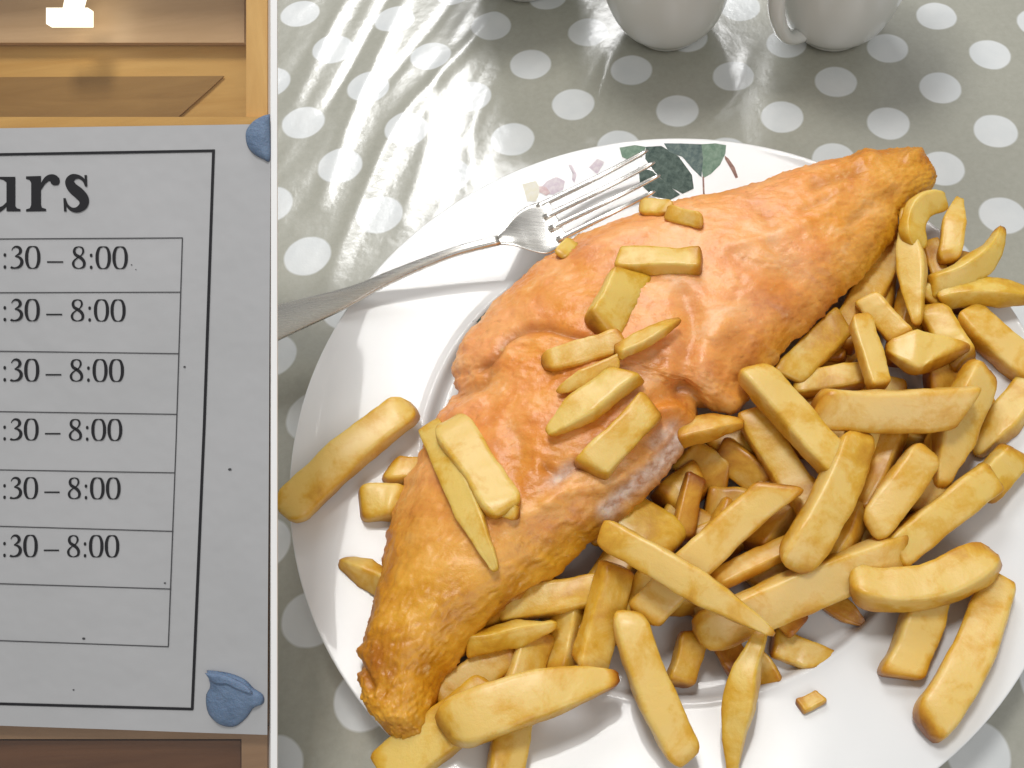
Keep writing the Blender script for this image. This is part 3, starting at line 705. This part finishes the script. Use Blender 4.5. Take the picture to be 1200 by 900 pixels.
for a, b, c in [((628,243),(700,208),(760,176)), ((637,255),(708,221),(768,190)), ((644,268),(716,234),(774,205)), ((653,281),(716,250),(768,224))]:
    P = catmull([tuple(W(*a, 2.58)), tuple(W(*b, 2.45)), tuple(W(*c, 2.95))], 24); V = []
    for i, p_ in enumerate(P):
        T_ = P[min(i + 1, 23)] - P[max(i - 1, 0)]; T_ /= np.linalg.norm(T_); S_ = np.cross(T_, (0, 0, 1)); S_ /= np.linalg.norm(S_)
        s = i / 23; ww = (.135 - .045 * s) * (1 if s < .93 else .75 if s < .97 else .4); hh_ = .085 * (1 if s < .97 else .5)
        for k in range(10):
            q = 2 * math.pi * k / 10
            V.append(p_ + S_ * ww * math.cos(q) + np.cross(S_, T_) * hh_ * math.sin(q))
    mk('tine', V, grid_faces(24, 10, True) + [tuple(range(10)), tuple(range(230, 240))], M_steel, parent=fork)

# ------------------------------------------------------------------ notice in its glazed case, left
DP = 24.0
def Rr(u, v, d=0.0):                          # on the front plane at (u, v), then d cm straight back
    return CAM + ray(u, v) * DP + FW * d
def box_px(name, u0, v0, u1, v1, d0, d1, m_, **kw):
    p8 = [Rr(u0, v1, d0), Rr(u1, v1, d0), Rr(u1, v0, d0), Rr(u0, v0, d0), Rr(u0, v1, d1), Rr(u1, v1, d1), Rr(u1, v0, d1), Rr(u0, v0, d1)]
    o = mk(name, *hexa(p8), m_, smooth=False, **kw); return o
def poly_px(name, pts, d0, d1, m_, **kw):
    n = len(pts); V = [Rr(*p_, d0) for p_ in pts] + [Rr(*p_, d1) for p_ in pts]
    Fc = [tuple(range(n)), tuple(range(2 * n - 1, n - 1, -1))] + [(i, n + i, n + (i + 1) % n, (i + 1) % n) for i in range(n)]
    return mk(name, V, Fc, m_, smooth=False, **kw)
def k_(u, v, d):                              # front-plane px whose point d cm back is seen at (u, v)
    s = (DP + d) / DP
    return (CX + (u - CX) * s, CY + (v - CY) * s)
case = empty('display_case', tuple(Rr(100, 1060, 2.4)), 'shallow wooden notice case with glass front and lit golden interior', 'notice case')
def seen_box(name, u0, v0, u1, v1, d0, d1, m_, **kw):
    a, b = k_(u0, v0, d0), k_(u1, v1, d0)
    return box_px(name, a[0], a[1], b[0], b[1], d0, d1, m_, parent=case, **kw)
UL = -130
# back board and walls
seen_box('back_board', UL, -80, 300, 985, 2.25, 2.4, M_oak)
seen_box('pale_reflect_back', UL, -80, 298, 985, 2.42, 2.50, M_trim)  # unseen pale sheet added so the fork handle reflects white, not brown
o = mk('side_wall', [Rr(317.5, 1060, .1), Rr(317.5, -90, .1), CAM + ray(306, -80) * (DP + 2.4), CAM + ray(306, 985) * (DP + 2.4),
                     Rr(315.0, 1060, .1), Rr(315.0, -90, .1), CAM + ray(303.5, -80) * (DP + 2.4), CAM + ray(303.5, 985) * (DP + 2.4)],
       [(0, 1, 2, 3), (7, 6, 5, 4), (0, 4, 5, 1), (1, 5, 6, 2), (2, 6, 7, 3), (3, 7, 4, 0)], M_trim, parent=case, smooth=False)
box_px('side_wall', UL - 12, -90, UL - 6, 1060, .1, 2.4, M_rail, parent=case)
box_px('top_wall', UL - 6, -94, 314, -88, .1, 2.3, M_rail, parent=case)
box_px('bottom_wall', UL - 6, 1056, 314, 1061, .1, 2.3, M_rail, parent=case)
# interior seen above the paper
seen_box('upright', 288.5, -75, 313, 850, .45, .95, M_oakp)
seen_box('haze_beam', UL, -75, 286, 50, 1.9, 2.1, M_tan)  # board carrying the painted haze band
seen_box('ledge', UL, 137, 312, 170, .28, .43, M_oak)
a = [k_(*p_, 2.17) for p_ in ((UL, 91), (262, 89), (246, 104), (203, 142), (UL, 142))]
poly_px('shelf_and_shadow', a, 2.17, 2.22, M_shelf, parent=case)  # dark board paints shelf front and its slanted shadow as one piece
# interior seen below the paper
seen_box('lower_board', UL, 868, 282, 975, .5, .8, M_dark)
seen_box('lower_rail', UL, 838, 283, 866, .30, .45, M_rail)
seen_box('lower_stile', 283, 852, 313, 975, .30, .44, M_rail)
# ceiling-type lamp in the case
lmp = seen_box('lamp', 54, 9, 103, 28, .80, 1.05, M_lamp)
a = [k_(*p_, .78) for p_ in ((73, 12), (80, -25), (108, -25), (98, 12))]
poly_px('lamp', a, .78, .79, M_lamp, parent=case)
box_px('glass_pane', UL - 5, -86, 316.5, 1054, .02, .10, M_glass, parent=case)
box_px('divider_strip', 318.0, -92, 325.0, 1062, -.02, .03, M_trim, parent=case)  # white divider between the two halves of the view, built as a strip
# prop legs down to the table
for u in (-80, 190):
    tpt = Rr(u, 60, 2.4); L0 = tpt + RIGHT * -.4; L1 = tpt + RIGHT * .4; ft = W(u - 20, 150, 0)
    p8 = [L0, L1, L1 - UP * .8, L0 - UP * .8] + [Vector((ft.x - .4, ft.y + .4, 0)), Vector((ft.x + .4, ft.y + .4, 0)), Vector((ft.x + .4, ft.y - .4, 0)), Vector((ft.x - .4, ft.y - .4, 0))]
    mk('prop_leg', p8, [(0, 1, 2, 3), (7, 6, 5, 4), (0, 4, 5, 1), (1, 5, 6, 2), (2, 6, 7, 3), (3, 7, 4, 0)], M_trim, parent=case, smooth=False)

# the paper itself
pn = empty('opening_hours_notice', tuple(Rr(150, 855, 0)), 'white paper notice of opening hours taped on the case glass', 'notice')
# slightly wavy sheet
def sheet():
    nu, nv = 40, 60; V = []
    for i in range(nu):
        for j in range(nv):
            s, q = i / (nu - 1), j / (nv - 1)
            top = 150.5 + (145.5 - 150.5) * max(0, (s * 437 - 120)) / 317; bot = 850 + (861 - 850) * max(0, (s * 437 - 120)) / 317
            xr = 317.5 + (313.5 - 317.5) * q
            u = -120 + (xr + 120) * s; v = top + (bot - top) * q
            w_ = .010 * math.sin(u * .03 + 1) * math.sin(v * .02)
            V.append(Rr(u, v, -.016 + w_ * .5))
    return V, grid_faces(nu, nv)
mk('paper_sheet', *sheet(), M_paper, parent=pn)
INK = -.034
def line_px(name, pts, w, m_=M_ink, d=INK):
    V = []; Fc = []
    P = [np.array(p_, float) for p_ in pts]
    for i, p_ in enumerate(P):
        a = P[max(i - 1, 0)]; b = P[min(i + 1, len(P) - 1)]
        t_ = (b - a) / np.linalg.norm(b - a); n_ = np.array((-t_[1], t_[0])) * w / 2
        V += [Rr(*(p_ + n_), d), Rr(*(p_ - n_), d)]
    for i in range(len(P) - 1): Fc.append((2 * i, 2 * i + 1, 2 * i + 3, 2 * i + 2))
    return mk(name, V, Fc, m_, parent=pn)
def rule(a, b, w, m_=M_grey_ink, n=8, d=INK, name='table_rule'):
    return line_px(name, [(a[0] + (b[0] - a[0]) * i / n, a[1] + (b[1] - a[1]) * i / n) for i in range(n + 1)], w, m_, d)
rule((-118,183.5),(252.5,177), 3.2, M_ink, name='border_line'); rule((251,175.5),(240,500), 3.4, M_ink, name='border_line', d=INK-.001); rule((240,500),(226,831), 3.4, M_ink, name='border_line', d=INK-.002)
rule((-118,821),(227,830.5), 3.2, M_ink, name='border_line')
rule((-118,281),(214.5,279), 1.3); rule((214.5,278.5),(207,520), 1.3, d=INK-.001); rule((207,520),(198,757.5), 1.3, d=INK-.002)
for l, r in [((-118,343.5),(212,342.5)), ((-118,410),(210,414.5)), ((-118,480.5),(208,485.5)), ((-118,548.5),(206,554)), ((-118,613),(204,622.5)), ((-118,680),(201.5,690)), ((-118,746),(198,757.5))]:
    rule(l, r, 1.2)
# lettering: flat strokes of varying width, in unit glyph boxes (x right, y down, baseline 0, height 1)
GL = {
 '0': [[(.25,-.985,.035),(.11,-.93,.10),(.035,-.72,.135),(.02,-.5,.145),(.035,-.28,.135),(.11,-.07,.10),(.25,-.015,.035),(.39,-.07,.10),(.465,-.28,.135),(.48,-.5,.145),(.465,-.72,.135),(.39,-.93,.10),(.25,-.985,.035)]],
 '8': [[(.25,-.98,.04),(.12,-.92,.09),(.075,-.78,.12),(.12,-.64,.13),(.25,-.54,.14),(.38,-.43,.14),(.455,-.27,.13),(.42,-.09,.10),(.25,-.02,.04),(.09,-.08,.09),(.035,-.23,.11),(.08,-.37,.08),(.20,-.49,.055),(.34,-.60,.055),(.415,-.76,.09),(.38,-.92,.08),(.25,-.98,.04)]],
 '3': [[(.055,-.80,.03),(.10,-.90,.05),(.20,-.965,.09),(.33,-.93,.12),(.39,-.80,.14),(.34,-.66,.10),(.18,-.545,.03)], [(.18,-.535,.03),(.33,-.50,.10),(.43,-.37,.14),(.42,-.20,.14),(.32,-.07,.11),(.17,-.025,.07),(.06,-.045,.10),(.02,-.07,.10)]],
 ':': [[(.07,-.60,.08),(.10,-.60,.15),(.14,-.60,.15),(.17,-.60,.08)], [(.07,-.07,.08),(.10,-.07,.15),(.14,-.07,.15),(.17,-.07,.08)]],
}
def glyph_strokes(g, x0, y0, sx, sy, slope=0.0, mod=1.0):
    V = []; Fc = []
    for st in GL[g]:
        P = catmull([(a, b, w) for a, b, w in st], max(4, 5 * len(st))) if len(st) > 2 else np.array(st, float)
        base_ = len(V)
        for i in range(len(P)):
            a, b = P[max(i - 1, 0)], P[min(i + 1, len(P) - 1)]
            t_ = np.array(((b[0] - a[0]) * sx, (b[1] - a[1]) * sy)); t_ /= np.linalg.norm(t_) + 1e-9; n_ = np.array((-t_[1], t_[0]))
            c = np.array((x0 + P[i][0] * sx, y0 + P[i][1] * sy + slope * P[i][0] * sx)); w = P[i][2] * sy * .5 * mod
            V += [Rr(*(c + n_ * w), INK), Rr(*(c - n_ * w), INK)]
        Fc += [(base_ + 2 * i, base_ + 2 * i + 1, base_ + 2 * i + 3, base_ + 2 * i + 2) for i in range(len(P) - 1)]
    return V, Fc
def add_print(name, parts, m_=M_ink, label=None):
    V = []; Fc = []
    for v_, f_ in parts:
        b = len(V); V += v_; Fc += [tuple(b + k for k in q) for q in f_]
    return mk(name, V, Fc, m_, parent=pn, smooth=False, label=label)
def flat(pts, d=INK):
    n = len(pts); return [Rr(*p_, d) for p_ in pts], [tuple(range(n))]
rows = [(149.5, 315.5, 26.5), (147, 377, 26.0), (145, 447.5, 26.5), (143, 516.5, 25.5), (141, 585, 25.5), (139.5, 653, 26)]
for xe, yb, h in rows:
    k = xe / 149.5; parts = []
    for g, x in ((':', 3.0), ('3', 13.0), ('0', 31.5), ('8', 85.5), (':', 104.0), ('0', 114.0), ('0', 133.8)):
        parts.append(glyph_strokes(g, x * k, yb - (150 - x) * .004, 31.0 * k, h))
    parts.append(flat([(56 * k, yb - 9.2), (75 * k, yb - 9.2), (75 * k, yb - 7.4), (56 * k, yb - 7.4)]))
    add_print('printed_hours', parts, label='black serif figures reading :30 – 8:00')
# heading, bold serif "urs"
def ring_sweep(st):
    P = catmull(st, 6 * len(st)); V = []
    for i in range(len(P)):
        a, b = P[max(i - 1, 0)], P[min(i + 1, len(P) - 1)]
        t_ = (b - a)[:2]; t_ /= np.linalg.norm(t_) + 1e-9; n_ = np.array((-t_[1], t_[0])); w = P[i][2] / 2
        V += [Rr(*(P[i][:2] + n_ * w), INK - .001), Rr(*(P[i][:2] - n_ * w), INK - .001)]
    return V, [(2 * i, 2 * i + 1, 2 * i + 3, 2 * i + 2) for i in range(len(P) - 1)]
def boldfix(x): return x
hd = []
# u : left stem is cut by the frame's edge, right stem with serifs
hd.append(flat([(-12,208),(-24,208),(-24,211),(-20,212.5),(-20,242),(-12,242)]))
hd.append(ring_sweep([(-16,236,9),(-13,244,9),(-5,247,8),(4,244,4.5),(10,238,3)]))
hd.append(flat([(0.5,207.5),(19,207.5),(19,240),(10,247.8),(8.6,247.8),(8.6,214),(5,211.2),(0.5,210.2)]))
hd.append(flat([(18.9,239.5),(18.9,241.5),(21,244.5),(25,245.4),(25,248),(10,248),(10,243)], INK-.002))
# r
hd.append(flat([(31.5,207),(49,206.5),(49,240),(50,243.5),(55,245.2),(55,247.8),(31.5,248.2),(31.5,245.6),(36,244.2),(37.5,240.5),(37.5,214.5),(35.5,211.2),(31.5,210)]))
hd.append(ring_sweep([(48,222,3),(52,214.5,5),(57,209.5,7),(62.5,209,9),(66,212,10),(65,215.5,9)]))
hd.append(flat([(60,212),(62,207),(67,206),(70.5,209),(71,213.5),(68,217.5),(63.5,217.5),(60.5,215)], INK-.003))
# s
hd.append(ring_sweep([(101.5,218,2.2),(99,211.5,3.5),(93,207.6,4.5),(86,208.2,8),(82.5,213.5,10.5),(86,220.5,12),(93,226.5,13),(99,233.5,12),(98.5,241,10),(92,246,7),(85,245.6,4.5),(79.5,240.5,3),(77,233.5,2.2)]))
hd.append(flat([(99.8,205.5),(102.8,205.5),(103.2,219),(100.8,219)], INK-.002)); hd.append(flat([(75.2,232.5),(78,232.5),(79,248.2),(76,248.2)], INK-.002))
add_print('printed_heading', hd, label='large bold serif letters reading urs')
for u, v, r in ((217,430,1.6),(270,550,2.2),(155,310.5,1.0),(99,748,2.0),(194,683,1.4),(87,808,1.2),(160,316,.8)):
    add_print('ink_speck', [flat([(u + r * math.cos(a), v + r * .7 * math.sin(a)) for a in np.linspace(0, 6.28, 9)[:-1]])], M_grey_ink)
# blue tack
def blob(outline, h, label, seed, base_d=-.03):
    c = np.mean(np.array(outline, float), 0); P = catmull(outline + [outline[0]], 49)[:-1]; V = []; rings = 12
    nrm = -FW
    V.append(Rr(*c, base_d - h))
    for k in range(1, rings + 1):
        s = k / rings
        for p_ in P:
            q = c + (p_ - c) * s
            hh_ = h * (1 - s ** 3.2) ** .55 * (1 + .25 * noise.noise(Vector((q[0] * .06, q[1] * .06, seed))))
            V.append(Rr(*q, base_d - hh_))
    n = len(P); Fc = [(0, 1 + i, 1 + (i + 1) % n) for i in range(n)]
    for k in range(rings - 1):
        for i in range(n): Fc.append((1 + k * n + i, 1 + (k + 1) * n + i, 1 + (k + 1) * n + (i + 1) % n, 1 + k * n + (i + 1) % n))
    Fc.append(tuple(1 + (rings - 1) * n + i for i in range(n)))
    return mk('blue_tack', V, Fc, M_tack, label=label, cat='adhesive putty', group='blue putty lumps holding the notice')
blob([(317,134),(309,136),(297,143),(289,155),(290,170),(297,180),(309,187),(317,188),(317.5,160)], .16, 'flattened blue putty at the upper right corner of the notice', 1.0)
blob([(243,785),(256,786),(272,789),(288,796),(298,806),(309,814),(309,824),(298,829),(290,840),(278,850),(266,851),(254,846),(244,834),(242,815),(247,803)], .18, 'pressed blue putty lump on the lower right corner of the notice', 7.0)
blob([(244,786),(256,786),(272,790),(290,799),(300,810),(286,806),(270,798),(254,797)], .07, 'ragged upper fold of blue putty lying along the lower right lump', 4.0, base_d=-.19)

for o in scene.objects:
    if '_w' in o: del o['_w']
